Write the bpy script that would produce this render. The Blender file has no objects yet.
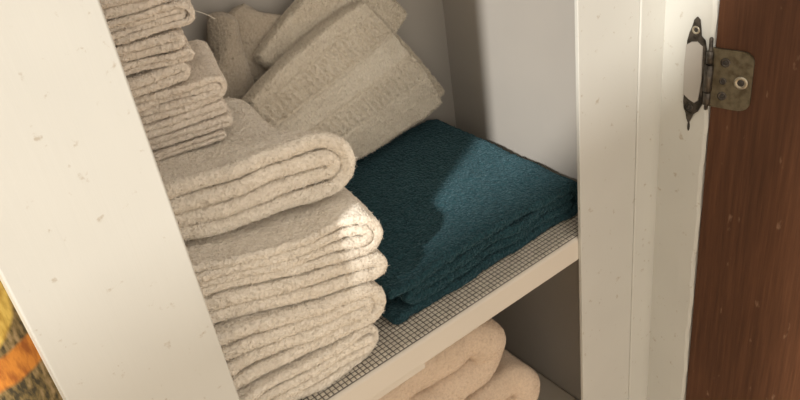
import bpy, bmesh, math, random
import numpy as np
from mathutils import Vector, Matrix

rng = np.random.default_rng(7)
random.seed(7)
scene = bpy.context.scene
COL = scene.collection

# ------------------------------------------------------------------ camera
R = np.array([[0.7815, -0.4260, 0.4557], [-0.6092, -0.3636, 0.7048], [-0.1346, -0.8284, -0.5437]])
cam_data = bpy.data.cameras.new('camera')
cam_data.sensor_width = 36.0
cam_data.lens = 36.0
cam_data.clip_start = 0.02
cam = bpy.data.objects.new('camera', cam_data)
COL.objects.link(cam)
M = Matrix(((R[0][0], -R[0][1], -R[0][2]), (R[1][0], -R[1][1], -R[1][2]), (R[2][0], -R[2][1], -R[2][2])))
cam.matrix_world = Matrix.Translation((-0.4899, -0.4397, 0.4908)) @ M.to_4x4()
scene.camera = cam

# ------------------------------------------------------------------ light
world = bpy.data.worlds.new('world')
scene.world = world
world.use_nodes = True
bg = world.node_tree.nodes['Background']
bg.inputs['Color'].default_value = (1.0, 0.905, 0.79, 1)
bg.inputs['Strength'].default_value = 1.22

sun_data = bpy.data.lights.new('sun', 'SUN')
sun_data.energy = 4.2
sun_data.angle = math.radians(2.0)
sun_data.color = (1.0, 0.985, 0.95)
sun = bpy.data.objects.new('sun', sun_data)
COL.objects.link(sun)
sun.rotation_euler = Vector((1.0, 0.55, -0.76)).to_track_quat('-Z', 'Y').to_euler()
sun.location = (-2, -1.5, 2)

scene.view_settings.view_transform = 'Standard'
scene.view_settings.look = 'None'
scene.view_settings.gamma = 1.0
scene.view_settings.use_curve_mapping = False
scene.view_settings.exposure = 0.0


# ------------------------------------------------------------------ helpers
def props(o, label=None, cat=None, group=None, kind=None):
    if label: o['label'] = label
    if cat: o['category'] = cat
    if group: o['group'] = group
    if kind: o['kind'] = kind
    return o


def link(name, me, parent=None):
    o = bpy.data.objects.new(name, me)
    COL.objects.link(o)
    if parent is not None:
        o.parent = parent
    return o


def empty(name, loc):
    o = bpy.data.objects.new(name, None)
    o.empty_display_size = 0.02
    COL.objects.link(o)
    o.location = loc
    return o


def mesh_np(name, verts, faces, mats, parent=None, smooth=True, origin=None, mat_idx=None):
    """verts in world coordinates; faces: list of arrays (n,k)"""
    verts = np.asarray(verts, dtype=np.float64)
    if origin is None:
        origin = np.array([(verts[:, 0].min() + verts[:, 0].max()) / 2, (verts[:, 1].min() + verts[:, 1].max()) / 2, verts[:, 2].min()])
    origin = np.asarray(origin, float)
    me = bpy.data.meshes.new(name)
    me.vertices.add(len(verts))
    me.vertices.foreach_set('co', (verts - origin).astype(np.float32).ravel())
    loops = np.concatenate([f.ravel() for f in faces])
    sizes = np.concatenate([np.full(len(f), f.shape[1]) for f in faces])
    starts = np.concatenate([[0], np.cumsum(sizes)[:-1]])
    me.loops.add(len(loops))
    me.loops.foreach_set('vertex_index', loops.astype(np.int32))
    me.polygons.add(len(sizes))
    me.polygons.foreach_set('loop_start', starts.astype(np.int32))
    me.polygons.foreach_set('loop_total', sizes.astype(np.int32))
    me.polygons.foreach_set('use_smooth', np.full(len(sizes), smooth))
    for m in mats:
        me.materials.append(m)
    if mat_idx is not None:
        me.polygons.foreach_set('material_index', mat_idx.astype(np.int32))
    me.update(calc_edges=True)
    me.validate()
    o = link(name, me, parent)
    if parent is not None:
        o.location = Vector(origin) - parent.matrix_world.translation if parent.type == 'EMPTY' and False else Vector(origin) - parent.location
    else:
        o.location = origin
    return o


def bm_obj(name, bm, mats, parent=None, smooth=False, origin=(0, 0, 0)):
    o3 = Vector(origin)
    bmesh.ops.translate(bm, verts=bm.verts, vec=-o3)
    bmesh.ops.recalc_face_normals(bm, faces=bm.faces)
    me = bpy.data.meshes.new(name)
    bm.to_mesh(me)
    bm.free()
    for m in mats:
        me.materials.append(m)
    for p in me.polygons:
        p.use_smooth = smooth
    o = link(name, me, parent)
    o.location = o3 - (parent.location if parent is not None else Vector((0, 0, 0)))
    return o


def add_box(bm, x0, x1, y0, y1, z0, z1, bev=0.0, seg=2):
    r = bmesh.ops.create_cube(bm, size=1.0)
    vs = r['verts']
    for v in vs:
        v.co = Vector(((x0 + x1) / 2 + v.co.x * (x1 - x0), (y0 + y1) / 2 + v.co.y * (y1 - y0), (z0 + z1) / 2 + v.co.z * (z1 - z0)))
    if bev > 0:
        es = list({e for v in vs for e in v.link_edges})
        bmesh.ops.bevel(bm, geom=es, offset=bev, segments=seg, profile=0.5, affect='EDGES')
    return vs


def box_obj(name, b, mat, parent=None, bev=0.0, seg=2):
    bm = bmesh.new()
    add_box(bm, *b, bev=bev, seg=seg)
    return bm_obj(name, bm, [mat], parent, smooth=False, origin=((b[0] + b[1]) / 2, (b[2] + b[3]) / 2, b[4]))


# ------------------------------------------------------------------ materials
def new_mat(name):
    m = bpy.data.materials.new(name)
    m.use_nodes = True
    nt = m.node_tree
    return m, nt, nt.nodes['Principled BSDF']


def N(nt, t, **kw):
    n = nt.nodes.new(t)
    for k, v in kw.items():
        if k.startswith('i_'):
            n.inputs[k[2:].replace('_', ' ')].default_value = v
        else:
            setattr(n, k, v)
    return n


def ramp(nt, src, stops):
    r = nt.nodes.new('ShaderNodeValToRGB')
    els = r.color_ramp.elements
    while len(els) < len(stops):
        els.new(0.5)
    for e, (p, c) in zip(els, stops):
        e.position = p
        e.color = c if len(c) == 4 else (*c, 1)
    nt.links.new(src, r.inputs[0])
    return r


def coords(nt, scale=(1, 1, 1), rot=(0, 0, 0)):
    g = nt.nodes.new('ShaderNodeNewGeometry')
    mp = nt.nodes.new('ShaderNodeMapping')
    mp.inputs['Scale'].default_value = scale
    mp.inputs['Rotation'].default_value = rot
    nt.links.new(g.outputs['Position'], mp.inputs[0])
    return mp.outputs[0]


def mix(nt, fac, a, b):
    m = nt.nodes.new('ShaderNodeMix')
    m.data_type = 'RGBA'
    if isinstance(fac, float): m.inputs[0].default_value = fac
    else: nt.links.new(fac, m.inputs[0])
    for i, c in ((6, a), (7, b)):
        if isinstance(c, tuple): m.inputs[i].default_value = (*c, 1)
        else: nt.links.new(c, m.inputs[i])
    return m.outputs[2]


def bump(nt, bsdf, h, strength, dist):
    b = nt.nodes.new('ShaderNodeBump')
    b.inputs['Strength'].default_value = strength
    b.inputs['Distance'].default_value = dist
    nt.links.new(h, b.inputs['Height'])
    nt.links.new(b.outputs[0], bsdf.inputs['Normal'])


def terry(name, col, dark, scale=400, sheen=0.25, dist=0.0012):
    m, nt, b = new_mat(name)
    c = coords(nt)
    n1 = N(nt, 'ShaderNodeTexNoise'); n1.inputs['Scale'].default_value = scale; n1.inputs['Detail'].default_value = 3
    n2 = N(nt, 'ShaderNodeTexNoise'); n2.inputs['Scale'].default_value = 38; n2.inputs['Detail'].default_value = 3
    v = N(nt, 'ShaderNodeTexVoronoi'); v.inputs['Scale'].default_value = scale * 0.8
    for n in (n1, n2, v): nt.links.new(c, n.inputs['Vector'])
    r = ramp(nt, n1.outputs['Fac'], [(0.3, dark), (0.6, col)])
    k = ramp(nt, n2.outputs['Fac'], [(0.35, (0.94, 0.93, 0.92)), (0.65, (1, 1, 1))])
    mm = nt.nodes.new('ShaderNodeMix'); mm.data_type = 'RGBA'; mm.blend_type = 'MULTIPLY'
    mm.inputs[0].default_value = 1.0
    nt.links.new(r.outputs[0], mm.inputs[6]); nt.links.new(k.outputs[0], mm.inputs[7])
    nt.links.new(mm.outputs[2], b.inputs['Base Color'])
    b.inputs['Roughness'].default_value = 1.0
    b.inputs['Specular IOR Level'].default_value = 0.1
    b.inputs['Sheen Weight'].default_value = sheen
    b.inputs['Sheen Roughness'].default_value = 0.6
    ad = N(nt, 'ShaderNodeMath', operation='ADD')
    nt.links.new(n1.outputs['Fac'], ad.inputs[0]); nt.links.new(v.outputs['Distance'], ad.inputs[1])
    bump(nt, b, ad.outputs[0], 0.8, dist)
    return m


def paint(name, col, dirt=(0.30, 0.22, 0.13), dirt_amt=0.5, rough=0.42, brush=(60, 60, 4), seed=0.0, thr=0.70):
    m, nt, b = new_mat(name)
    c = coords(nt)
    cb = coords(nt, brush)
    n1 = N(nt, 'ShaderNodeTexNoise'); n1.inputs['Scale'].default_value = 4; n1.inputs['Detail'].default_value = 4
    nt.links.new(cb, n1.inputs['Vector'])
    n2 = N(nt, 'ShaderNodeTexNoise', noise_dimensions='4D'); n2.inputs['Scale'].default_value = 95; n2.inputs['Detail'].default_value = 5
    n2.inputs['W'].default_value = seed
    n2.inputs['Roughness'].default_value = 0.65
    nt.links.new(c, n2.inputs['Vector'])
    n3 = N(nt, 'ShaderNodeTexNoise', noise_dimensions='4D'); n3.inputs['Scale'].default_value = 9; n3.inputs['Detail'].default_value = 2
    n3.inputs['W'].default_value = seed + 3
    nt.links.new(c, n3.inputs['Vector'])
    r3 = ramp(nt, n3.outputs['Fac'], [(0.30, tuple(x * 0.93 for x in col)), (0.7, col)])
    mk = ramp(nt, n2.outputs['Fac'], [(thr, (0, 0, 0)), (thr + 0.06, (1, 1, 1))])
    mu = N(nt, 'ShaderNodeMath', operation='MULTIPLY'); mu.inputs[1].default_value = dirt_amt
    nt.links.new(mk.outputs[0], mu.inputs[0])
    nt.links.new(mix(nt, mu.outputs[0], r3.outputs[0], dirt), b.inputs['Base Color'])
    b.inputs['Roughness'].default_value = rough
    b.inputs['Specular IOR Level'].default_value = 0.4
    bump(nt, b, n1.outputs['Fac'], 0.25, 0.0004)
    return m


M_FRAME = paint('cream_gloss_paint', (0.57, 0.56, 0.51), seed=1.0, thr=0.615)
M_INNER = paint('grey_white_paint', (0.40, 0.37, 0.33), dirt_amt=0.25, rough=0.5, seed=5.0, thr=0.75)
M_SHELF = paint('shelf_paint', (0.66, 0.60, 0.51), seed=9.0, brush=(4, 60, 60), thr=0.73)
M_ROOM = paint('room_wall_paint', (0.76, 0.70, 0.60), dirt_amt=0.0, rough=0.8, brush=(5, 5, 5))
M_CREAM = terry('cream_terry', (0.92, 0.85, 0.74), (0.81, 0.74, 0.63))
M_WASH = terry('ecru_terry', (0.90, 0.81, 0.70), (0.80, 0.72, 0.61))
M_BEIGE = terry('beige_terry', (0.78, 0.71, 0.59), (0.67, 0.60, 0.49))
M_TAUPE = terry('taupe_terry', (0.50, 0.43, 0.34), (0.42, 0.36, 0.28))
M_TAN = terry('tan_terry', (0.70, 0.56, 0.42), (0.60, 0.47, 0.35), dist=0.0005)
M_TEAL = terry('teal_terry', (0.020, 0.062, 0.074), (0.010, 0.032, 0.040), sheen=0.30, scale=420, dist=0.002)
M_TEAL.node_tree.nodes['Principled BSDF'].inputs['Sheen Tint'].default_value = (0.4, 0.65, 0.75, 1)


def wood_mat():
    m, nt, b = new_mat('dark_wood')
    c = coords(nt, (90, 90, 3.2))
    n = N(nt, 'ShaderNodeTexNoise'); n.inputs['Scale'].default_value = 3.2; n.inputs['Detail'].default_value = 7; n.inputs['Roughness'].default_value = 0.65
    nt.links.new(c, n.inputs['Vector'])
    c2 = coords(nt, (14, 14, 1.6))
    n2 = N(nt, 'ShaderNodeTexNoise'); n2.inputs['Scale'].default_value = 2.0; n2.inputs['Detail'].default_value = 3
    nt.links.new(c2, n2.inputs['Vector'])
    r = ramp(nt, n.outputs['Fac'], [(0.34, (0.062, 0.022, 0.008)), (0.52, (0.084, 0.031, 0.012)), (0.70, (0.110, 0.043, 0.018))])
    k = ramp(nt, n2.outputs['Fac'], [(0.3, (0.72, 0.70, 0.66)), (0.7, (1.0, 1.0, 1.0))])
    mm = nt.nodes.new('ShaderNodeMix'); mm.data_type = 'RGBA'; mm.blend_type = 'MULTIPLY'
    mm.inputs[0].default_value = 1.0
    nt.links.new(r.outputs[0], mm.inputs[6]); nt.links.new(k.outputs[0], mm.inputs[7])
    # a few pale scuffs
    c3 = coords(nt, (60, 60, 22))
    n3 = N(nt, 'ShaderNodeTexNoise'); n3.inputs['Scale'].default_value = 1.5; n3.inputs['Detail'].default_value = 4
    nt.links.new(c3, n3.inputs['Vector'])
    s = ramp(nt, n3.outputs['Fac'], [(0.68, (0, 0, 0)), (0.78, (0.45, 0.45, 0.45))])
    nt.links.new(mix(nt, s.outputs[0], mm.outputs[2], (0.40, 0.25, 0.16)), b.inputs['Base Color'])
    b.inputs['Roughness'].default_value = 0.5
    b.inputs['Specular IOR Level'].default_value = 0.3
    bump(nt, b, n.outputs['Fac'], 0.3, 0.0006)
    return m


M_WOOD = wood_mat()


def metal(name, col, rough, dark):
    m, nt, b = new_mat(name)
    c = coords(nt)
    n = N(nt, 'ShaderNodeTexNoise'); n.inputs['Scale'].default_value = 140; n.inputs['Detail'].default_value = 4
    nt.links.new(c, n.inputs['Vector'])
    r = ramp(nt, n.outputs['Fac'], [(0.35, dark), (0.6, col)])
    nt.links.new(r.outputs[0], b.inputs['Base Color'])
    b.inputs['Metallic'].default_value = 0.75
    b.inputs['Roughness'].default_value = rough
    bump(nt, b, n.outputs['Fac'], 0.3, 0.0003)
    return m


M_BRASS = metal('antique_brass', (0.17, 0.145, 0.095), 0.45, (0.10, 0.08, 0.05))
M_DARKMETAL = metal('tarnished_metal', (0.10, 0.085, 0.07), 0.35, (0.03, 0.025, 0.02))
M_STEEL = metal('screw_rim', (0.45, 0.40, 0.30), 0.3, (0.3, 0.26, 0.2))


def simple(name, col, rough=0.8):
    m, nt, b = new_mat(name)
    n = N(nt, 'ShaderNodeTexNoise'); n.inputs['Scale'].default_value = 60
    nt.links.new(coords(nt), n.inputs['Vector'])
    r = ramp(nt, n.outputs['Fac'], [(0.3, tuple(x * 0.85 for x in col)), (0.7, col)])
    nt.links.new(r.outputs[0], b.inputs['Base Color'])
    b.inputs['Roughness'].default_value = rough
    return m


M_LINER = simple('liner_pads', (0.66, 0.60, 0.50))
M_LINERB = simple('liner_net', (0.13, 0.115, 0.10))
M_THREAD = simple('thread', (0.8, 0.74, 0.62))
M_HOLE = simple('screw_dark', (0.03, 0.025, 0.02), 0.4)
M_FLOOR = paint('floor_boards', (0.58, 0.45, 0.31), dirt_amt=0.0, rough=0.5, brush=(2, 40, 40))


def print_mat():
    m, nt, b = new_mat('printed_cloth')
    g = nt.nodes.new('ShaderNodeNewGeometry')
    sp = nt.nodes.new('ShaderNodeSeparateXYZ')
    nt.links.new(g.outputs['Position'], sp.inputs[0])

    def mth(op, a, b_=None, c_=None):
        n = N(nt, 'ShaderNodeMath', operation=op)
        for i, v in enumerate((a, b_, c_)):
            if v is None: continue
            if isinstance(v, (int, float)): n.inputs[i].default_value = v
            else: nt.links.new(v, n.inputs[i])
        return n.outputs[0]
    X, Z = sp.outputs[0], sp.outputs[2]
    wn = N(nt, 'ShaderNodeTexNoise'); wn.inputs['Scale'].default_value = 45; wn.inputs['Detail'].default_value = 3
    nt.links.new(g.outputs['Position'], wn.inputs['Vector'])
    wob = mth('MULTIPLY', mth('SUBTRACT', wn.outputs['Fac'], 0.5), 0.008)
    # weave ground
    wv = N(nt, 'ShaderNodeTexNoise'); wv.inputs['Scale'].default_value = 1.0; wv.inputs['Detail'].default_value = 4
    nt.links.new(coords(nt, (260, 260, 90), (0, 0.5, 0)), wv.inputs['Vector'])
    ground = ramp(nt, wv.outputs['Fac'], [(0.36, (0.05, 0.038, 0.016)), (0.5, (0.19, 0.13, 0.045)), (0.68, (0.36, 0.25, 0.12))])
    st = N(nt, 'ShaderNodeTexNoise'); st.inputs['Scale'].default_value = 1.0; st.inputs['Detail'].default_value = 4
    nt.links.new(coords(nt, (220, 220, 60), (0, -0.6, 0)), st.inputs['Vector'])
    orange = ramp(nt, st.outputs['Fac'], [(0.35, (0.34, 0.10, 0.012)), (0.6, (0.62, 0.23, 0.03))])
    yellow = ramp(nt, st.outputs['Fac'], [(0.35, (0.42, 0.24, 0.03)), (0.6, (0.72, 0.50, 0.11))])
    # orange band: a slanting stripe repeated down the cloth
    line = mth('ADD', mth('SUBTRACT', Z, mth('MULTIPLY', X, 0.18)), wob)      # z - 0.18 x
    per = mth('SUBTRACT', mth('MODULO', mth('ADD', line, 12.0 - 0.1930 + 0.12), 0.24), 0.12)
    om = ramp(nt, mth('ABSOLUTE', per), [(0.0135, (1, 1, 1)), (0.0155, (0, 0, 0))])
    # yellow arcs: rings around centres on a lattice
    cx = mth('SUBTRACT', mth('MODULO', mth('ADD', X, 10.8 + 0.525 + 0.09), 0.18), 0.09)
    cz = mth('SUBTRACT', mth('MODULO', mth('ADD', Z, 12.0 - 0.165 + 0.12), 0.24), 0.12)
    rr = mth('ADD', mth('SQRT', mth('ADD', mth('MULTIPLY', cx, cx), mth('MULTIPLY', cz, cz))), wob)
    ym = ramp(nt, mth('ABSOLUTE', rr), [(0.047, (1, 1, 1)), (0.049, (0, 0, 0))])
    col = mix(nt, ym.outputs[0], ground.outputs[0], yellow.outputs[0])
    col = mix(nt, om.outputs[0], col, orange.outputs[0])
    nt.links.new(col, b.inputs['Base Color'])
    b.inputs['Roughness'].default_value = 0.8
    bump(nt, b, wv.outputs['Fac'], 0.5, 0.0008)
    return m


M_PRINT = print_mat()

# ------------------------------------------------------------------ setting
S = 'structure'
YF, YB = -0.0533, 0.262        # front plane of the outer frame, back wall of the cupboard
XR, XL = 0.065, -0.455         # inner faces of side walls
ZT, ZB = 0.90, -0.55
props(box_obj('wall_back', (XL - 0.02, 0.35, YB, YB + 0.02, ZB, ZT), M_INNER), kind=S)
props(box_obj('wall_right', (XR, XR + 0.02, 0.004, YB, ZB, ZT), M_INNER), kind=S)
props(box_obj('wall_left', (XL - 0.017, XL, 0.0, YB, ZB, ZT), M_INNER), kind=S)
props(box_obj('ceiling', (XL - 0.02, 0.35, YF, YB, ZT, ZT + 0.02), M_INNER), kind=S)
props(box_obj('floor', (-3.0, 2.0, -2.5, YB + 0.4, -0.85, -0.83), M_FLOOR), kind=S)
props(box_obj('wall_room', (-3.0, 2.0, YB + 0.06, YB + 0.10, -0.83, 1.9), M_ROOM), kind=S)
props(box_obj('wall_base', (XL - 0.02, 0.35, YF, YB, -0.83, ZB), M_FRAME), kind=S)
props(box_obj('wall_sun_blocker', (-3.0, -1.15, -0.86, -0.80, -0.83, 1.24), M_ROOM), kind=S)  # unseen wall, added to block the sun and shade the lower frame
props(box_obj('trim_top', (-0.4797, 0.35, YF, 0.0, 0.78, ZT), M_FRAME, bev=0.002), kind=S)
# left stile of the face frame
props(box_obj('trim_left', (-0.4797, -0.3884, YF, 0.0, ZB, 0.78), M_FRAME, bev=0.0012), kind=S)
# right stile: stop board, strip beside it, jamb
props(box_obj('trim_stop', (0.0, 0.0818, 0.0, 0.004, ZB, 0.78), M_FRAME, bev=0.0006), kind=S)
props(box_obj('trim_strip', (0.0823, 0.1190, -0.0012, 0.004, ZB, 0.78), M_FRAME, bev=0.0012), kind=S)


def jamb():
    # jamb with a slightly wavering front arris of thick paint
    zs = np.linspace(ZB, 0.78, 260)
    bm = bmesh.new()
    prof = [(0.1177, 0.004), (0.1177, -0.034), (0.1183, -0.0495), (0.1200, -0.0528), (0.1230, YF), (0.35, YF), (0.35, 0.004)]
    rows = []
    for z in zs:
        w = 0.0006 * math.sin(z * 61) + 0.0005 * math.sin(z * 173 + 1) + 0.0004 * random.uniform(-1, 1)
        row = []
        for k, (x, y) in enumerate(prof):
            yy = y + (w if k in (2, 3) else 0)
            row.append(bm.verts.new((x, yy, z)))
        rows.append(row)
    for a, b in zip(rows[:-1], rows[1:]):
        for k in range(len(prof)):
            k2 = (k + 1) % len(prof)
            bm.faces.new((a[k], a[k2], b[k2], b[k]))
    bm.faces.new(rows[0]); bm.faces.new(rows[-1])
    return props(bm_obj('trim_jamb', bm, [M_FRAME], smooth=False, origin=(0.2, -0.02, ZB)), kind=S)


jamb()


# ------------------------------------------------------------------ shelves
def shelf(ztop, thick, y0, label):
    bm = bmesh.new()
    add_box(bm, XL, XR, y0, YB, ztop - thick, ztop, bev=0.004, seg=3)
    o = bm_obj('shelf', bm, [M_SHELF], smooth=False, origin=((XL + XR) / 2, (y0 + YB) / 2, ztop - thick))
    return props(o, label, 'shelf')


shelf(-0.0015, 0.030, 0.004, 'cream painted wooden shelf under the white and teal towels, holding a grid liner')
shelf(-0.335, 0.024, 0.010, 'lower painted shelf under the tan folded towels')
bm = bmesh.new()
add_box(bm, XL, -0.20, 0.010, 0.022, -0.043, -0.032, bev=0.002)
props(bm_obj('shelf_cleat', bm, [M_SHELF], origin=(-0.3, 0.016, -0.043)), 'narrow cream wooden cleat fixed under the front edge of the upper shelf', 'cleat')


def liner():
    x0, x1, y0, y1 = XL + 0.003, XR - 0.002, 0.0065, YB - 0.004
    p = 0.0047
    nx, ny = int((x1 - x0) / p), int((y1 - y0) / p)
    V, Fq, mi = [], [], []
    V += [(x0, y0, -0.0015), (x1, y0, -0.0015), (x1, y1, -0.0015), (x0, y1, -0.0015)]
    V += [(x0, y0, -0.0008), (x1, y0, -0.0008), (x1, y1, -0.0008), (x0, y1, -0.0008)]
    Fq += [(3, 2, 1, 0), (4, 5, 6, 7), (0, 1, 5, 4), (1, 2, 6, 5), (2, 3, 7, 6), (3, 0, 4, 7)]
    mi += [1] * 6
    for i in range(nx):
        for j in range(ny):
            cx = x0 + (i + 0.5) * p; cy = y0 + (j + 0.5) * p
            jx, jy = random.uniform(-.00015, .00015), random.uniform(-.00015, .00015)
            a, b_ = p * 0.40, p * 0.37
            b = len(V)
            for (h, k) in ((-0.0008, 1.0), (0.0, 0.72)):
                for sx, sy in ((-1, -1), (1, -1), (1, 1), (-1, 1)):
                    V.append((cx + jx + sx * a * k, cy + jy + sy * b_ * k, h))
            Fq += [(b + 4, b + 5, b + 6, b + 7)] + [(b + k, b + (k + 1) % 4, b + 4 + (k + 1) % 4, b + 4 + k) for k in range(4)]
            mi += [0] * 5
    o = mesh_np('shelf_liner', V, [np.array(Fq)], [M_LINER, M_LINERB], smooth=False, mat_idx=np.array(mi))
    return props(o, 'beige grid textured non slip liner lying on the upper shelf', 'shelf liner')


liner()


# ------------------------------------------------------------------ towels
class Noise:
    def __init__(self, seed, wl, n=14):
        r = np.random.default_rng(seed)
        d = r.normal(size=(n, 3)); d /= np.linalg.norm(d, axis=1)[:, None]
        self.k = d * (2 * math.pi / (wl * r.uniform(0.6, 1.7, n)))[:, None]
        self.p = r.uniform(0, 6.28, n)
        self.n = n

    def __call__(self, P):
        return np.sin(P @ self.k.T + self.p).sum(1) / math.sqrt(self.n / 2) * 0.6


def smooth_curve(pts, s):
    xs = np.array([p[0] for p in pts]); zs = np.array([p[1] for p in pts])
    fine = np.linspace(xs.min() - 0.3, xs.max() + 0.1, 1200)
    z = np.interp(fine, xs, zs)
    w = int(0.014 / (fine[1] - fine[0]))
    z = np.convolve(np.pad(z, w, mode='edge'), np.hanning(2 * w + 1) / np.hanning(2 * w + 1).sum(), 'same')[w:-w]
    return np.interp(s, fine, z)


def resample(P, step):
    d = np.r_[0, np.cumsum(np.linalg.norm(np.diff(P, axis=0), axis=1))]
    n = max(8, int(d[-1] / step))
    t = np.linspace(0, d[-1], n)
    return np.stack([np.interp(t, d, P[:, 0]), np.interp(t, d, P[:, 1])], 1)


def u_path(top, bot, s_end, f, inset, W, step, left_inset=0.0):
    """U shaped line folded at the right hand end, f = fraction of the half thickness"""
    s_c = s_end - inset
    half = lambda s: (smooth_curve(top, s) - smooth_curve(bot, s)) / 2
    mid = lambda s: (smooth_curve(top, s) + smooth_curve(bot, s)) / 2
    h_end = float(half(np.array([s_c]))[0]) * f
    a = h_end * 1.05
    sc = s_c - a
    sl = np.linspace(-W + left_inset, sc, 90)
    topl = np.stack([sl, mid(sl) + f * half(sl)], 1)
    ph = np.linspace(math.pi / 2, -math.pi / 2, 24)[1:-1]
    ss = sc + a * np.cos(ph)
    sm = np.full_like(ss, sc)
    arc = np.stack([ss, mid(ss) + f * half(sm) * np.sin(ph)], 1)
    botl = np.stack([sl[::-1], mid(sl[::-1]) - f * half(sl[::-1])], 1)
    return resample(np.concatenate([topl, arc, botl]), step)


def sheet(path, t, L, step, front_jit=0.0, seed=0, edge=None):
    """closed cloth sheet; returns local (s, y, z) verts, quads, and per-vertex flags"""
    n = len(path)
    tan = np.gradient(path, axis=0); tan /= np.linalg.norm(tan, axis=1)[:, None] + 1e-9
    nor = np.stack([-tan[:, 1], tan[:, 0]], 1)
    d = np.r_[0, np.cumsum(np.linalg.norm(np.diff(path, axis=0), axis=1))]
    e = np.minimum(d, d[-1] - d)
    tt = t if np.ndim(t) else np.full(n, t)
    tw = tt * np.sqrt(np.clip(1 - (1 - np.clip(e / (tt * 0.5), 0, 1)) ** 2, 0.03, 1))
    r = edge if edge else float(np.mean(tt)) * 0.36
    ph = np.linspace(0.12, math.pi / 2, 6)
    y_front = r * (1 - np.cos(ph)); k_front = np.sin(ph)
    ny = max(4, int((L - 2 * r) / step))
    ymid = np.linspace(r, L - r, ny)[1:-1]
    ys = np.r_[y_front, ymid, L - y_front[::-1]]
    ks = np.r_[k_front, np.ones(len(ymid)), k_front[::-1]]
    rs = np.random.default_rng(seed)
    nz = Noise(seed + 100, 0.05)
    jit = nz(np.stack([d, d * 0, d * 0], 1)) * front_jit
    V = []
    for y, k in zip(ys, ks):
        up = path + nor * (tw * k / 2)[:, None]
        dn = path - nor * (tw * k / 2)[:, None]
        ring = np.concatenate([up, dn[::-1]])
        jj = np.concatenate([jit, jit[::-1]]) * (1 - y / L)
        V.append(np.stack([ring[:, 0], y + jj, ring[:, 1]], 1))
    m = 2 * n
    V = np.concatenate(V)
    rows = len(ys)
    i = np.arange(m); j = np.arange(rows - 1)
    I, J = np.meshgrid(i, j)
    I2 = (I + 1) % m
    F = np.stack([J * m + I, (J + 1) * m + I, (J + 1) * m + I2, J * m + I2], -1).reshape(-1, 4)
    c = np.arange(n - 1)
    cap0 = np.stack([c, c + 1, m - 2 - c, m - 1 - c], 1)
    off = (rows - 1) * m
    cap1 = cap0[:, ::-1] + off
    F = np.concatenate([F, cap0, cap1])
    # loops are only wanted where they can be seen: front edges and the outer side
    wt = np.concatenate([(I < n - 1).astype(float).ravel() * .55, np.ones(2 * (n - 1))])
    wt = np.where(V[F[:, 0], 1] < r * 1.6, 1.3, wt)
    return V, F, wt


def tufts(V, F, count, length, width, r, sel=None, droop=0.0, clump=None):
    """short terry loops standing on the quads F"""
    A = V[F[:, 0]]; B = V[F[:, 1]]; Cc = V[F[:, 2]]; D = V[F[:, 3]]
    nrm = np.cross(Cc - A, D - B)
    ar = np.linalg.norm(nrm, axis=1) + 1e-12
    nrm = nrm / ar[:, None]
    w = ar.copy()
    if sel is not None:
        w = w * sel
    if w.sum() <= 0: return np.zeros((0, 3)), np.zeros((0, 3), int)
    idx = r.choice(len(F), count, p=w / w.sum())
    u = r.random((count, 1)); v = r.random((count, 1))
    P = (A[idx] * (1 - u) + B[idx] * u) * (1 - v) + (D[idx] * (1 - u) + Cc[idx] * u) * v
    n = nrm[idx]
    dirv = n + r.normal(size=(count, 3)) * 0.55
    if clump is not None:
        dirv += np.stack([clump[0](P), clump[1](P), clump[2](P)], 1) * 0.5
    dirv[:, 2] -= droop
    dirv /= np.linalg.norm(dirv, axis=1)[:, None]
    side = np.cross(dirv, r.normal(size=(count, 3))); side /= np.linalg.norm(side, axis=1)[:, None] + 1e-9
    ln = length * r.uniform(0.5, 1.25, (count, 1))
    a = P + side * width / 2 - n * width * 0.5
    b = P - side * width / 2 - n * width * 0.5
    c = P + dirv * ln
    T = np.stack([a, b, c], 1).reshape(-1, 3)
    return T, np.arange(count * 3).reshape(-1, 3)


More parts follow.
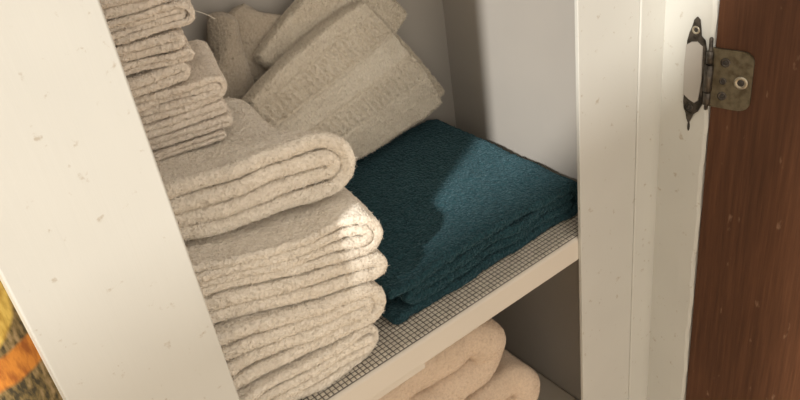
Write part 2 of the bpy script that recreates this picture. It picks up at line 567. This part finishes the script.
def build_towel(name, sheets, P, th, mat, label, cat, group=None, nap=0.0030, density=1.0, seed=1,
                wob=0.0009, wob_wl=0.08, fine=0.0004, fine_wl=0.007, parent=None, tuftsel=None, mirror=False, post=None, all_outer=False):
    Vs, Fs, o = [], [], 0
    Ws = []
    for k, sh in enumerate(sheets):
        V, F, w_ = sh
        if k > 0 and not all_outer: w_ = np.where(w_ > 1.0, w_, 0)
        Vs.append(V); Fs.append(F + o); o += len(V); Ws.append(w_)
    V = np.concatenate(Vs); F = np.concatenate(Fs); wts = np.concatenate(Ws)
    th = math.radians(th)
    d = np.array([math.cos(th), -math.sin(th), 0]); n = np.array([math.sin(th), math.cos(th), 0])
    if mirror:
        V = V * np.array([-1, 1, 1]); F = F[:, ::-1]
    # displacement in local coordinates
    n1, n2, n3, n4 = Noise(seed, wob_wl), Noise(seed + 1, wob_wl), Noise(seed + 2, fine_wl, 22), Noise(seed + 3, fine_wl, 22)
    V = V + np.stack([n2(V) * wob * 0.9, 0 * V[:, 0], n1(V) * wob], 1)
    V = V + np.stack([n4(V) * fine * .8, n4(V[:, ::-1]) * fine, n3(V) * fine], 1)
    if post is not None: V = post(V)
    W = np.array([P[0], P[1], P[2] if len(P) > 2 else 0.0]) + V[:, :1] * d + V[:, 1:2] * n + V[:, 2:3] * np.array([0, 0, 1.0])
    # loops of the pile on what faces the viewer
    A = W[F[:, 0]]; nr = np.cross(W[F[:, 2]] - A, W[F[:, 3]] - W[F[:, 1]])
    ar = np.linalg.norm(nr, axis=1) + 1e-12
    # signed so that normals point outward whichever winding the sheet has
    r = np.random.default_rng(seed + 50)
    sel = wts
    if tuftsel is not None: sel *= tuftsel(V[F[:, 0]])
    area = (ar * sel).sum() / 2
    cnt = int(min(150000, area / (0.0008 ** 2) * density))
    faces = [F]
    if cnt > 0:
        cl = (Noise(seed + 9, 0.005), Noise(seed + 10, 0.005), Noise(seed + 11, 0.005))
        T, TF = tufts(W, F, cnt, nap, 0.0007, r, sel, clump=cl)
        faces.append(TF + len(W))
        W = np.concatenate([W, T])
    ob = mesh_np(name, W, faces, [mat], parent=parent)
    if parent is None:
        props(ob, label, cat, group)
    return ob


ST = 0.0022


def nested(top, bot, s_end, W, L, layers=2, seed=1, slack=0.0, step=ST, jit=0.0018, fill=0.95):
    n2 = layers * 2
    h = np.mean([p[1] for p in top]) - np.mean([p[1] for p in bot])
    out = []
    for k in range(layers):
        f = 1 - (2 * k + 1) / n2
        lay = h / n2
        p = u_path(top, bot, s_end, f, lay * (k + 0.5) + slack * k, W, step, 0.004 * k)
        out.append(sheet(p, lay * fill, L, step, jit, seed + k))
    return out


def taper_back(V):
    # the top towel is folded askew: its fold runs in towards the back
    V = V.copy()
    t = np.clip(V[:, 1] / .05, 0, 1); t = t * t * (3 - 2 * t)
    V[:, 0] -= .037 * t
    return V


g_stack = 'folded cream terry towels stacked at the left of the upper shelf'
# bottom towel
build_towel('folded_towel', nested([(-0.22, .0385), (-.1139, .0370), (-.075, .0335), (-.0413, .0325), (-.036, .031)],
                                   [(-.22, .002), (-.036, .0005)], -0.034, 0.245, 0.165, 2, 11), (-.20, .018), 0, M_CREAM,
            'cream terry towel, bottom of the large towel stack, resting on the grid liner', 'towel', g_stack, seed=11)
build_towel('folded_towel', nested([(-.22, .104), (-.1513, .100), (-.11, .088), (-.0828, .0785), (-.045, .0745), (-.030, .0700)],
                                   [(-.22, .040), (-.1123, .038), (-.0742, .0355), (-.0415, .034), (-.03, .033)], -0.0225, 0.24, 0.165, 2, 21),
            (-.20, .016), 4, M_CREAM, 'cream terry towel with fanned slanting folds, second from the bottom of the large stack', 'towel', g_stack, seed=21)
build_towel('folded_towel', nested([(-.22, .131), (-.1656, .127), (-.1224, .117), (-.0749, .1075), (-.0405, .1005), (-.0193, .0985)],
                                   [(-.22, .107), (-.165, .104), (-.13, .096), (-.0812, .0805), (-.0451, .0758), (-.0225, .0735)], -0.0165, 0.24, 0.165, 1, 31),
            (-.20, .014), 8, M_CREAM, 'thin cream terry towel folded once, in the middle of the large stack', 'towel', g_stack, seed=31)
build_towel('folded_towel', nested([(-.22, .161), (-.1654, .156), (-.1167, .146), (-.077, .1425), (-.0464, .1455), (-.02, .140)],
                                   [(-.22, .135), (-.1658, .129), (-.1226, .1195), (-.0755, .1105), (-.0415, .1025), (-.0184, .1005)], -0.0165, 0.24, 0.165, 2, 41),
            (-.20, .012), 10, M_CREAM, 'cream terry towel with wide rounded end, directly beneath the top one of the large stack', 'towel', g_stack, seed=41, wob=.0014)
build_towel('folded_towel', nested([(-.24, .214), (-.15, .2115), (-.1000, .2100), (-.0598, .2095), (-.0267, .2070), (-.0023, .2030)],
                                   [(-.24, .170), (-.1518, .1640), (-.1106, .1555), (-.0645, .1520), (-.0261, .1495), (-.007, .1490)], -0.0005, 0.25, 0.130, 2, 51),
            (-.21, .045), 8, M_CREAM, 'cream terry towel with a rolled looking doubled end, topmost of the large stack', 'towel', g_stack, seed=51, post=taper_back)

# washcloths
g_wash = 'small ecru washcloths piled on top of the towel stack'
bounds = [.2105, .2190, .2300, .2420, .2645, .2785, .2885, .3030, .3220, .3380, .3560]
ends = [.0100, .0185, .0160, .0205, -.0010, .0035, .0010, .0120, .0040, .0110]
tilt = [-3, 2, 0, 3, -2, 1, -3, 2, 0, 2]
wl = ['lowest of the pile, lying directly on the big top towel', 'second from the bottom of the pile, longer than the lowest',
      'third from the bottom of the pile, thin with a wavy edge', 'fourth from the bottom, its thick rounded end sticking out furthest right',
      'just above the one whose rounded end sticks out furthest', 'small lobed one halfway up the pile above a dark crease',
      'just below the one with the loose thread', 'with a loose thread hanging from its rounded end', 'second from the top of the pile',
      'topmost of the pile at the upper edge of the picture']
for i in range(10):
    z0, z1 = bounds[i], bounds[i + 1]
    lay = 1 if z1 - z0 < 0.0165 else 2
    dz = 0.004 if i < 4 else 0.0
    sh = nested([(-.14, z1 - .0005 - dz), (-.05, z1 - .0008 - dz * .6), (0.03, z1 - .0005)], [(-.14, z0 + .0008 - dz * (i > 0)), (-.05, z0 + .0004 - dz * .5 * (i > 0)), (.03, z0 + .0006)],
                ends[i], 0.14 + 0.002 * (i % 3), 0.085, lay, 61 + 5 * i, jit=0.002, fill=.99)
    w = build_towel('washcloth', sh, (-.3, .10), 15 + tilt[i] * .6, M_WASH, 'small ecru folded washcloth, ' + wl[i], 'washcloth', g_wash,
                    seed=61 + 5 * i, wob=.0008, wob_wl=.05, fine=.00028, nap=.0020)
    if i == 7:
        cu = []
        bm = bmesh.new()
        th = math.radians(17)
        P0 = Vector((-.3 + .0120 * math.cos(th), .10 - .0120 * math.sin(th) + .004, .3130))
        pts = [P0 + Vector((0.0040 * t * 2.2, -0.001 * t, -0.0042 * t - 0.0016 * t * t)) for t in np.linspace(0, 1.6, 9)]
        prev = None
        for q in pts:
            ring = [bm.verts.new(q + Vector((0.00045 * math.cos(a), 0.00045 * math.sin(a), 0))) for a in (0, 2.1, 4.2)]
            if prev:
                for k in range(3):
                    bm.faces.new((prev[k], prev[(k + 1) % 3], ring[(k + 1) % 3], ring[k]))
            prev = ring
        t_o = bm_obj('loose_thread', bm, [M_THREAD], w, smooth=True, origin=P0)

# teal towel
tt_ = [(-.30, .047), (-.215, .0425), (-.18, .042), (-.124, .0460), (-.06, .0455), (.0209, .0400), (.04, .037)]
tb_ = [(-.30, .001), (.05, .0015)]
outer = nested(tt_, tb_, .041, .212, .228, 2, 71, jit=.0015, fill=.88)[:1]
mt = [(-x, z) for x, z in tt_[::-1]]; mb = [(-x, z) for x, z in tb_[::-1]]
inn = u_path(mt, mb, .190, .25, 0.001, .022, ST)
inn = inn * np.array([-1, 1.0])
inner = [sheet(inn[::-1], .0100, .215, ST, .003, 77)]


def teal_post(V):
    V = V.copy()
    # soft crown, sagging towards the right hand end and the back
    V[:, 2] *= 1 + 0.06 * np.sin(math.pi * np.clip(V[:, 1] / .22, 0, 1))
    return V


build_towel('folded_towel', outer + inner, (0, .030), 0, M_TEAL, 'dark teal plush towel folded flat at the right of the shelf', 'towel',
            seed=71, nap=.0028, wob=.0010, fine=.0007, density=1.0, wob_wl=.06)


# ------------------------------------------------------------------ leaning hand towel with ribbed borders
def slab_towel(name, O, U, Vv, thick, mat, seed, skew=(0, 0, 0), label=None, cat=None, group=None, borders=True, nu=190, nv=190, bulge=.004, parent=None, rnd=.09):
    """a folded towel as a soft slab on the parallelogram O, O+U, O+V"""
    O, U, Vv = map(lambda a: np.array(a, float), (O, U, Vv))
    nrm = np.cross(U, Vv); nrm /= np.linalg.norm(nrm)
    if nrm[1] > 0: nrm = -nrm
    u = np.linspace(0, 1, nu); v = np.linspace(0, 1, nv)
    UU, VV = np.meshgrid(u, v, indexing='ij')
    # round the corners (superellipse squeeze)
    a = UU * 2 - 1; b = VV * 2 - 1
    k = 1 - rnd * (np.abs(a) * np.abs(b)) ** 3
    a2, b2 = a * k, b * k
    e = np.minimum(1 - np.abs(a), 1 - np.abs(b))
    lip = np.sqrt(np.clip(1 - (1 - np.clip(e / .07, 0, 1)) ** 2, 0.02, 1))
    P = O + ((a2 + 1) / 2)[..., None] * U + ((b2 + 1) / 2)[..., None] * Vv + (((a2 + 1) / 2) * 0 + (1 - (a2 + 1) / 2) * ((b2 + 1) / 2))[..., None] * np.array(skew, float)
    flat = P.reshape(-1, 3)
    n1, n2 = Noise(seed, .07), Noise(seed + 1, .008, 22)
    h = thick * lip.reshape(-1) + n1(flat) * .0016 + n2(flat) * .0005
    h += (bulge * (1 - a ** 2) * (1 - b ** 2)).reshape(-1)
    if borders:
        vv = VV.reshape(-1); uu = UU.reshape(-1)
        def band(c0, c1): return ((vv > c0) & (vv < c1)).astype(float)
        rib = np.sin(uu * 2 * math.pi * 25 + .8 * np.sin(vv * 9))
        h += band(.13, .30) * (.0010 * rib) - .0014 * (np.exp(-((vv - .125) / .010) ** 2) + np.exp(-((vv - .305) / .010) ** 2))
        h += -.0012 * band(.33, .50) + band(.33, .50) * .00035 * np.sin(uu * 2 * math.pi * 60)
        h += band(.53, .70) * (.0010 * rib) - .0012 * np.exp(-((vv - .515) / .009) ** 2) - .0010 * np.exp(-((vv - .71) / .010) ** 2)
    edge_w = n2(flat[:, ::-1]) * .0008
    top = flat + nrm * h[:, None] + (U / np.linalg.norm(U)) * edge_w[:, None]
    botm = flat - nrm * (thick * .45 * lip.reshape(-1))[:, None]
    V_ = np.concatenate([top, botm]); off = len(top)
    idx = np.arange(nu * nv).reshape(nu, nv)
    q = np.stack([idx[:-1, :-1], idx[1:, :-1], idx[1:, 1:], idx[:-1, 1:]], -1).reshape(-1, 4)
    qn = np.cross(V_[q[0, 1]] - V_[q[0, 0]], V_[q[0, 3]] - V_[q[0, 0]])
    if qn @ nrm < 0: q = q[:, ::-1]
    F = [q, q[:, ::-1] + off]
    bd = np.concatenate([idx[:, 0], idx[-1, 1:], idx[-2::-1, -1], idx[0, -2:0:-1]])
    b2_ = np.roll(bd, -1)
    F.append(np.stack([bd, b2_, b2_ + off, bd + off], 1))
    F = np.concatenate(F)
    r = np.random.default_rng(seed + 5)
    sel = np.ones(len(F)); sel[len(q):2 * len(q)] = 0
    if borders:
        vq = VV.reshape(-1)[q[:, 0]]
        sel[:len(q)] *= np.where((vq > .33) & (vq < .50), .08, .6)
    # the rim carries longer loops
    T, TF = tufts(V_, F, 42000, .0018, .0005, r, sel)
    rim = np.zeros(len(F)); rim[:len(q)] = (e.reshape(-1)[q[:, 0]] < .05)
    T2, TF2 = tufts(V_, F, 9000, .0030, .0006, r, rim)
    Wd = np.concatenate([V_, T, T2])
    ob = mesh_np(name, Wd, [F, TF + len(V_), TF2 + len(V_) + len(T)], [mat], parent=parent)
    if parent is None: props(ob, label, cat, group)
    return ob


Lc = np.array([-.240, .198, .190]); Rc = np.array([.036, .243, .0600]); Tc = np.array([-.058, .245, .227]); Bc = np.array([-.166, .216, .060])
main = slab_towel('hand_towel', Lc, Tc - Lc, Rc - Tc, .012, M_BEIGE, 301, Bc - (Lc + Rc - Tc),
                  'beige hand towel with ribbed border bands, leaning on the back wall behind the teal towel', 'towel')
# the folded-back layers peeping out behind the front one
slab_towel('folded_layer', (-.200, .2365, .208), (.12, .012, .058), (.09, .006, -.085), .010, M_BEIGE, 311, borders=False, nu=110, nv=110, bulge=.002, parent=main)
slab_towel('side_flap', (-.082, .2465, .203), (.038, .001, .000), (.080, -.008, -.128), .008, M_BEIGE, 321, borders=False, nu=80, nv=130, bulge=.002, parent=main)


# ------------------------------------------------------------------ upright towel in the back corner
def upright():
    out = []
    # plan outlines: local s = x, local 'z' = y ; extruded upward
    lobes = [(-.262, -.199, .222, .257), (-.204, -.140, .240, .259)]
    Vs, Fs, o = [], [], 0
    for k, (xa, xb, ya, yb) in enumerate(lobes):
        cx, cy, ax, ay = (xa + xb) / 2, (ya + yb) / 2, (xb - xa) / 2, (yb - ya) / 2
        nphi, nz_ = 90, 110
        phi = np.linspace(0, 2 * math.pi, nphi, endpoint=False)
        zz = np.linspace(0.002, 1, nz_)
        rows = []
        for t in zz:
            sx = np.sign(np.cos(phi)) * np.abs(np.cos(phi)) ** .6
            sy = np.sign(np.sin(phi)) * np.abs(np.sin(phi)) ** .75
            x = cx + ax * sx; y = cy + ay * sy
            ztop = (.180 + .078 * np.clip((x + .262) / .055, 0, 1)) if k == 0 else (.254 - .020 * np.clip((x + .2) / .06, 0, 1))
            cap = math.sqrt(max(0.0, 1 - max(0, (t - .94) / .06) ** 2.5))
            x = cx + (x - cx) * (.35 + .65 * cap); y = cy + (y - cy) * (.15 + .85 * cap)
            rows.append(np.stack([x, y, t * ztop], 1))
        V = np.concatenate(rows)
        n1 = Noise(400 + k, .05); n2 = Noise(410 + k, .008)
        V = V + np.stack([n1(V) * .0018, n1(V[:, ::-1]) * .0012 + n2(V) * .0003, 0 * V[:, 0]], 1)
        V[:, 1] = np.minimum(V[:, 1], YB - .001); V[:, 2] = np.maximum(V[:, 2], .0008)
        I, J = np.meshgrid(np.arange(nphi), np.arange(nz_ - 1)); I2 = (I + 1) % nphi
        F = np.stack([J * nphi + I, J * nphi + I2, (J + 1) * nphi + I2, (J + 1) * nphi + I], -1).reshape(-1, 4)
        c = np.arange(nphi // 2 - 1)
        capf = np.stack([c, c + 1, nphi - 2 - c, nphi - 1 - c], 1)
        F = np.concatenate([F, capf[:, ::-1], capf + (nz_ - 1) * nphi])
        Vs.append(V); Fs.append(F + o); o += len(V)
    V = np.concatenate(Vs); F = np.concatenate(Fs)
    r = np.random.default_rng(430)
    T, TF = tufts(V, F, 22000, .0014, .0005, r, (V[F[:, 0], 2] > .12) * 1.0)
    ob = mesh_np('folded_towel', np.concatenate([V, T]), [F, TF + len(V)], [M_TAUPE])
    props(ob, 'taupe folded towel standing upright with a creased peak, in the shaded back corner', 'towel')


upright()

# ------------------------------------------------------------------ towels on the lower shelf
g_low = 'tan towels piled on the lower shelf'


def plump(z0, z1, s_end, P, th, label, seed):
    h = z1 - z0
    mid = (z0 + z1) / 2
    s = np.linspace(-.30, s_end - h * .42, 120)
    sh = sheet(np.stack([s, np.full_like(s, mid)], 1), h * .985, .21, .004, .0, seed, edge=h * .30)
    V, F = sh
    # round the right hand end like a fold
    e = np.clip((V[:, 0] - (s_end - h * .42 - .05)) / .05, 0, 1)
    build_towel('folded_towel', [(V, F)], P, th, M_TAN, label, 'towel', g_low, nap=.0010, seed=seed, wob=.003, wob_wl=.09,
                density=.35, fine=.0004)


def pillow_sheet(z0, z1, s_end, P, th, label, seed):
    h = z1 - z0
    sh = nested([(-.3, z1), (.1, z1)], [(-.3, z0), (.1, z0)], s_end, .33, .205, 1, seed, step=.0035, jit=.004, fill=.995)
    sh = [sh[0]]
    build_towel('folded_towel', sh, P, th, M_TAN, label, 'towel', g_low, nap=.0011, seed=seed, wob=.0022, wob_wl=.08, density=.4, fine=.0004)


pillow_sheet(-.160, -.070, -.0745, (0, .030), 2, 'tan soft folded towel on top of the pile on the lower shelf', 501)
pillow_sheet(-.247, -.161, -.0330, (0, .030), -1, 'tan soft folded towel beneath the top one on the lower shelf, its end further right', 511)
pillow_sheet(-.334, -.248, -.0380, (0, .030), 1, 'tan soft folded towel at the bottom of the pile on the lower shelf', 521)


# ------------------------------------------------------------------ cabinet door with hinge
DD = Vector((.2457, -.9693, 0)).normalized()
DN = Vector((-.9693, -.2457, 0)).normalized()       # inner face of the open door, towards the cupboard
HP = Vector((.1185, -.0535, 0))


def dpt(a, z, out=0.0):
    """point on the door: a along it from the hinge, z up, out from its inner face"""
    return HP + DD * a + DN * out + Vector((0, 0, z))


door = empty('cabinet_door', HP + DD * .2 + Vector((0, 0, ZB + .03)))
props(door, 'dark reddish brown wooden cabinet door standing open at the right', 'door')
bm = bmesh.new()
vs = add_box(bm, 0.0015, .42, 0.0, .019, ZB + .03, .77, bev=.0012)
for v in bm.verts:
    a, t, z = v.co
    v.co = dpt(a, z, -t)
bm_obj('door_panel', bm, [M_WOOD], door, origin=HP + DD * .2 + Vector((0, 0, ZB + .03)))

hinge = empty('door_hinge', HP + Vector((0, 0, .145)))
props(hinge, 'tarnished brass hinge holding the dark door to the cream jamb', 'hinge')


def plate(name, pts, to3, t, mat, parent, origin, bev=.0004):
    bm = bmesh.new()
    lo = [bm.verts.new(to3(a, z, 0.0001)) for a, z in pts]
    hi = [bm.verts.new(to3(a, z, t)) for a, z in pts]
    bm.faces.new(lo[::-1]); top = bm.faces.new(hi)
    n = len(pts)
    for k in range(n):
        bm.faces.new((lo[k], lo[(k + 1) % n], hi[(k + 1) % n], hi[k]))
    bmesh.ops.bevel(bm, geom=list(top.edges), offset=bev, segments=2, affect='EDGES')
    return bm_obj(name, bm, [mat], parent, smooth=False, origin=origin)


def rounded(x0, x1, z0, z1, r, n=6, left_r=0.0006):
    pts = []
    for cx, cz, a0, rr in ((x1 - r, z1 - r, 90, r), (x1 - r, z0 + r, 0, r), (x0 + left_r, z0 + left_r, -90, left_r), (x0 + left_r, z1 - left_r, 180, left_r)):
        for k in range(n + 1):
            a = math.radians(a0 - 90 * k / n)
            pts.append((cx + rr * math.cos(a), cz + rr * math.sin(a)))
    return pts


HO = HP + Vector((0, 0, .145))
plate('door_leaf', rounded(-.001, .037, .1165, .1750, .010), dpt, .0022, M_BRASS, hinge, HO, .0006)


def screw(a, z, r, to3, base, rim, parent=hinge, head=M_DARKMETAL):
    bm = bmesh.new()
    prev = None
    prof = [(r, 0.0), (r, .0007), (r * .8, .0010), (r * .62, .0009), (r * .5, .0002)]
    n = 20
    for rr, h in prof:
        ring = [bm.verts.new(to3(a + rr * math.cos(2 * math.pi * k / n), z + rr * math.sin(2 * math.pi * k / n), base + h)) for k in range(n)]
        if prev:
            for k in range(n):
                bm.faces.new((prev[k], prev[(k + 1) % n], ring[(k + 1) % n], ring[k]))
        prev = ring
    bm.faces.new(prev)
    s = bm_obj('screw', bm, [rim], parent, smooth=True, origin=to3(a, z, base))
    bm = bmesh.new()
    ring = [bm.verts.new(to3(a + r * .52 * math.cos(2 * math.pi * k / n), z + r * .52 * math.sin(2 * math.pi * k / n), base + .0004)) for k in range(n)]
    cen = bm.verts.new(to3(a, z, base + .0008))
    for k in range(n):
        bm.faces.new((ring[k], ring[(k + 1) % n], cen))
    h = bm_obj('screw_recess', bm, [M_HOLE], s, origin=to3(a, z, base))
    h.location = (0, 0, 0)
    return s


for a, z, r, rim in ((.0125, .1625, .0044, M_DARKMETAL), (.0120, .1290, .0042, M_DARKMETAL), (.0115, .1440, .0033, M_DARKMETAL), (.0275, .1450, .0062, M_STEEL)):
    screw(a, z, r, dpt, .0022, rim)


def jpt(a, z, out=0.0):
    """point on the jamb face: a = distance back from the front arris"""
    return Vector((.1177 - out, -.0505 + a, z))


# jamb leaf: dark scalloped ends with the middle painted over
pts = [(.003, .172), (.005, .180), (.009, .183), (.010, .190), (.0115, .198), (.0145, .2005), (.0175, .197), (.0185, .190), (.0215, .184), (.0230, .176),
       (.0235, .150), (.0230, .122), (.0235, .113), (.0225, .106), (.0195, .102), (.0190, .096), (.0165, .091), (.0140, .096), (.0115, .103), (.0070, .107), (.0030, .116)]
plate('jamb_leaf', pts, jpt, .0016, M_DARKMETAL, hinge, HO)
pts = [(.0062, .1745), (.0120, .1780), (.0180, .1765), (.0238, .1720), (.0244, .150), (.0238, .121), (.0170, .1175), (.0110, .1150), (.0065, .1190), (.0050, .1400)]
o = plate('painted_patch', pts, jpt, .0022, M_INNER, hinge, HO, .0006)
o['label'] = 'white paint over the middle of the leaf'
screw(.0145, .1880, .0040, jpt, .0014, M_STEEL)
screw(.0155, .1090, .0040, jpt, .0014, M_DARKMETAL)
# drip of dark rust under the leaf
bm = bmesh.new()
bmesh.ops.create_uvsphere(bm, u_segments=12, v_segments=8, radius=1)
for v in bm.verts:
    v.co = Vector((.1177 + v.co.x * .0006, -.0505 + .0165 + v.co.y * .0016, .0875 + v.co.z * .0052))
bm_obj('rust_drip', bm, [M_HOLE], hinge, smooth=True, origin=HO)


def barrel(z0, z1, r, mat, name):
    bm = bmesh.new()
    n = 20; prev = None
    c = HP + DN * .0030 + DD * (-.0015)
    for z, k in ((z0, .6), (z0 + .0008, 1), (z1 - .0008, 1), (z1, .6)):
        ring = [bm.verts.new((c.x + r * k * math.cos(2 * math.pi * i / n), c.y + r * k * math.sin(2 * math.pi * i / n), z)) for i in range(n)]
        if prev:
            for i in range(n):
                bm.faces.new((prev[i], prev[(i + 1) % n], ring[(i + 1) % n], ring[i]))
        else:
            bm.faces.new(ring[::-1])
        prev = ring
    bm.faces.new(prev)
    bm_obj(name, bm, [mat], hinge, smooth=True, origin=HO)


for z0, z1, r in ((.118, .131, .0034), (.1315, .1590, .0040), (.1595, .1725, .0034)):
    barrel(z0, z1, r, M_DARKMETAL, 'knuckle')
barrel(.1125, .1850, .0018, M_DARKMETAL, 'hinge_pin')


# ------------------------------------------------------------------ printed cloth hanging beside the cupboard
def cloth():
    nx, nz_ = 160, 120
    x = np.linspace(-.86, -.4745, nx); z = np.linspace(-.30, .34, nz_)
    Xg, Zg = np.meshgrid(x, z, indexing='ij')
    Yg = .115 + .010 * np.sin((Xg + .47) * 52) + .004 * np.sin(Xg * 23 + Zg * 6)
    A = np.stack([Xg, Yg, Zg], -1).reshape(-1, 3)
    B = A + np.array([0, .0022, 0])
    idx = np.arange(nx * nz_).reshape(nx, nz_)
    q = np.stack([idx[:-1, :-1], idx[1:, :-1], idx[1:, 1:], idx[:-1, 1:]], -1).reshape(-1, 4)
    off = len(A)
    bd = np.concatenate([idx[:, 0], idx[-1, 1:], idx[-2::-1, -1], idx[0, -2:0:-1]])
    b2 = np.roll(bd, -1)
    F = [q, q[:, ::-1] + off, np.stack([b2, bd, bd + off, b2 + off], 1)]
    ob = mesh_np('printed_cloth', np.concatenate([A, B]), [np.concatenate(F)], [M_PRINT])
    props(ob, 'cloth printed with orange and yellow bands on olive, hanging beside the cupboard', 'cloth')


cloth()
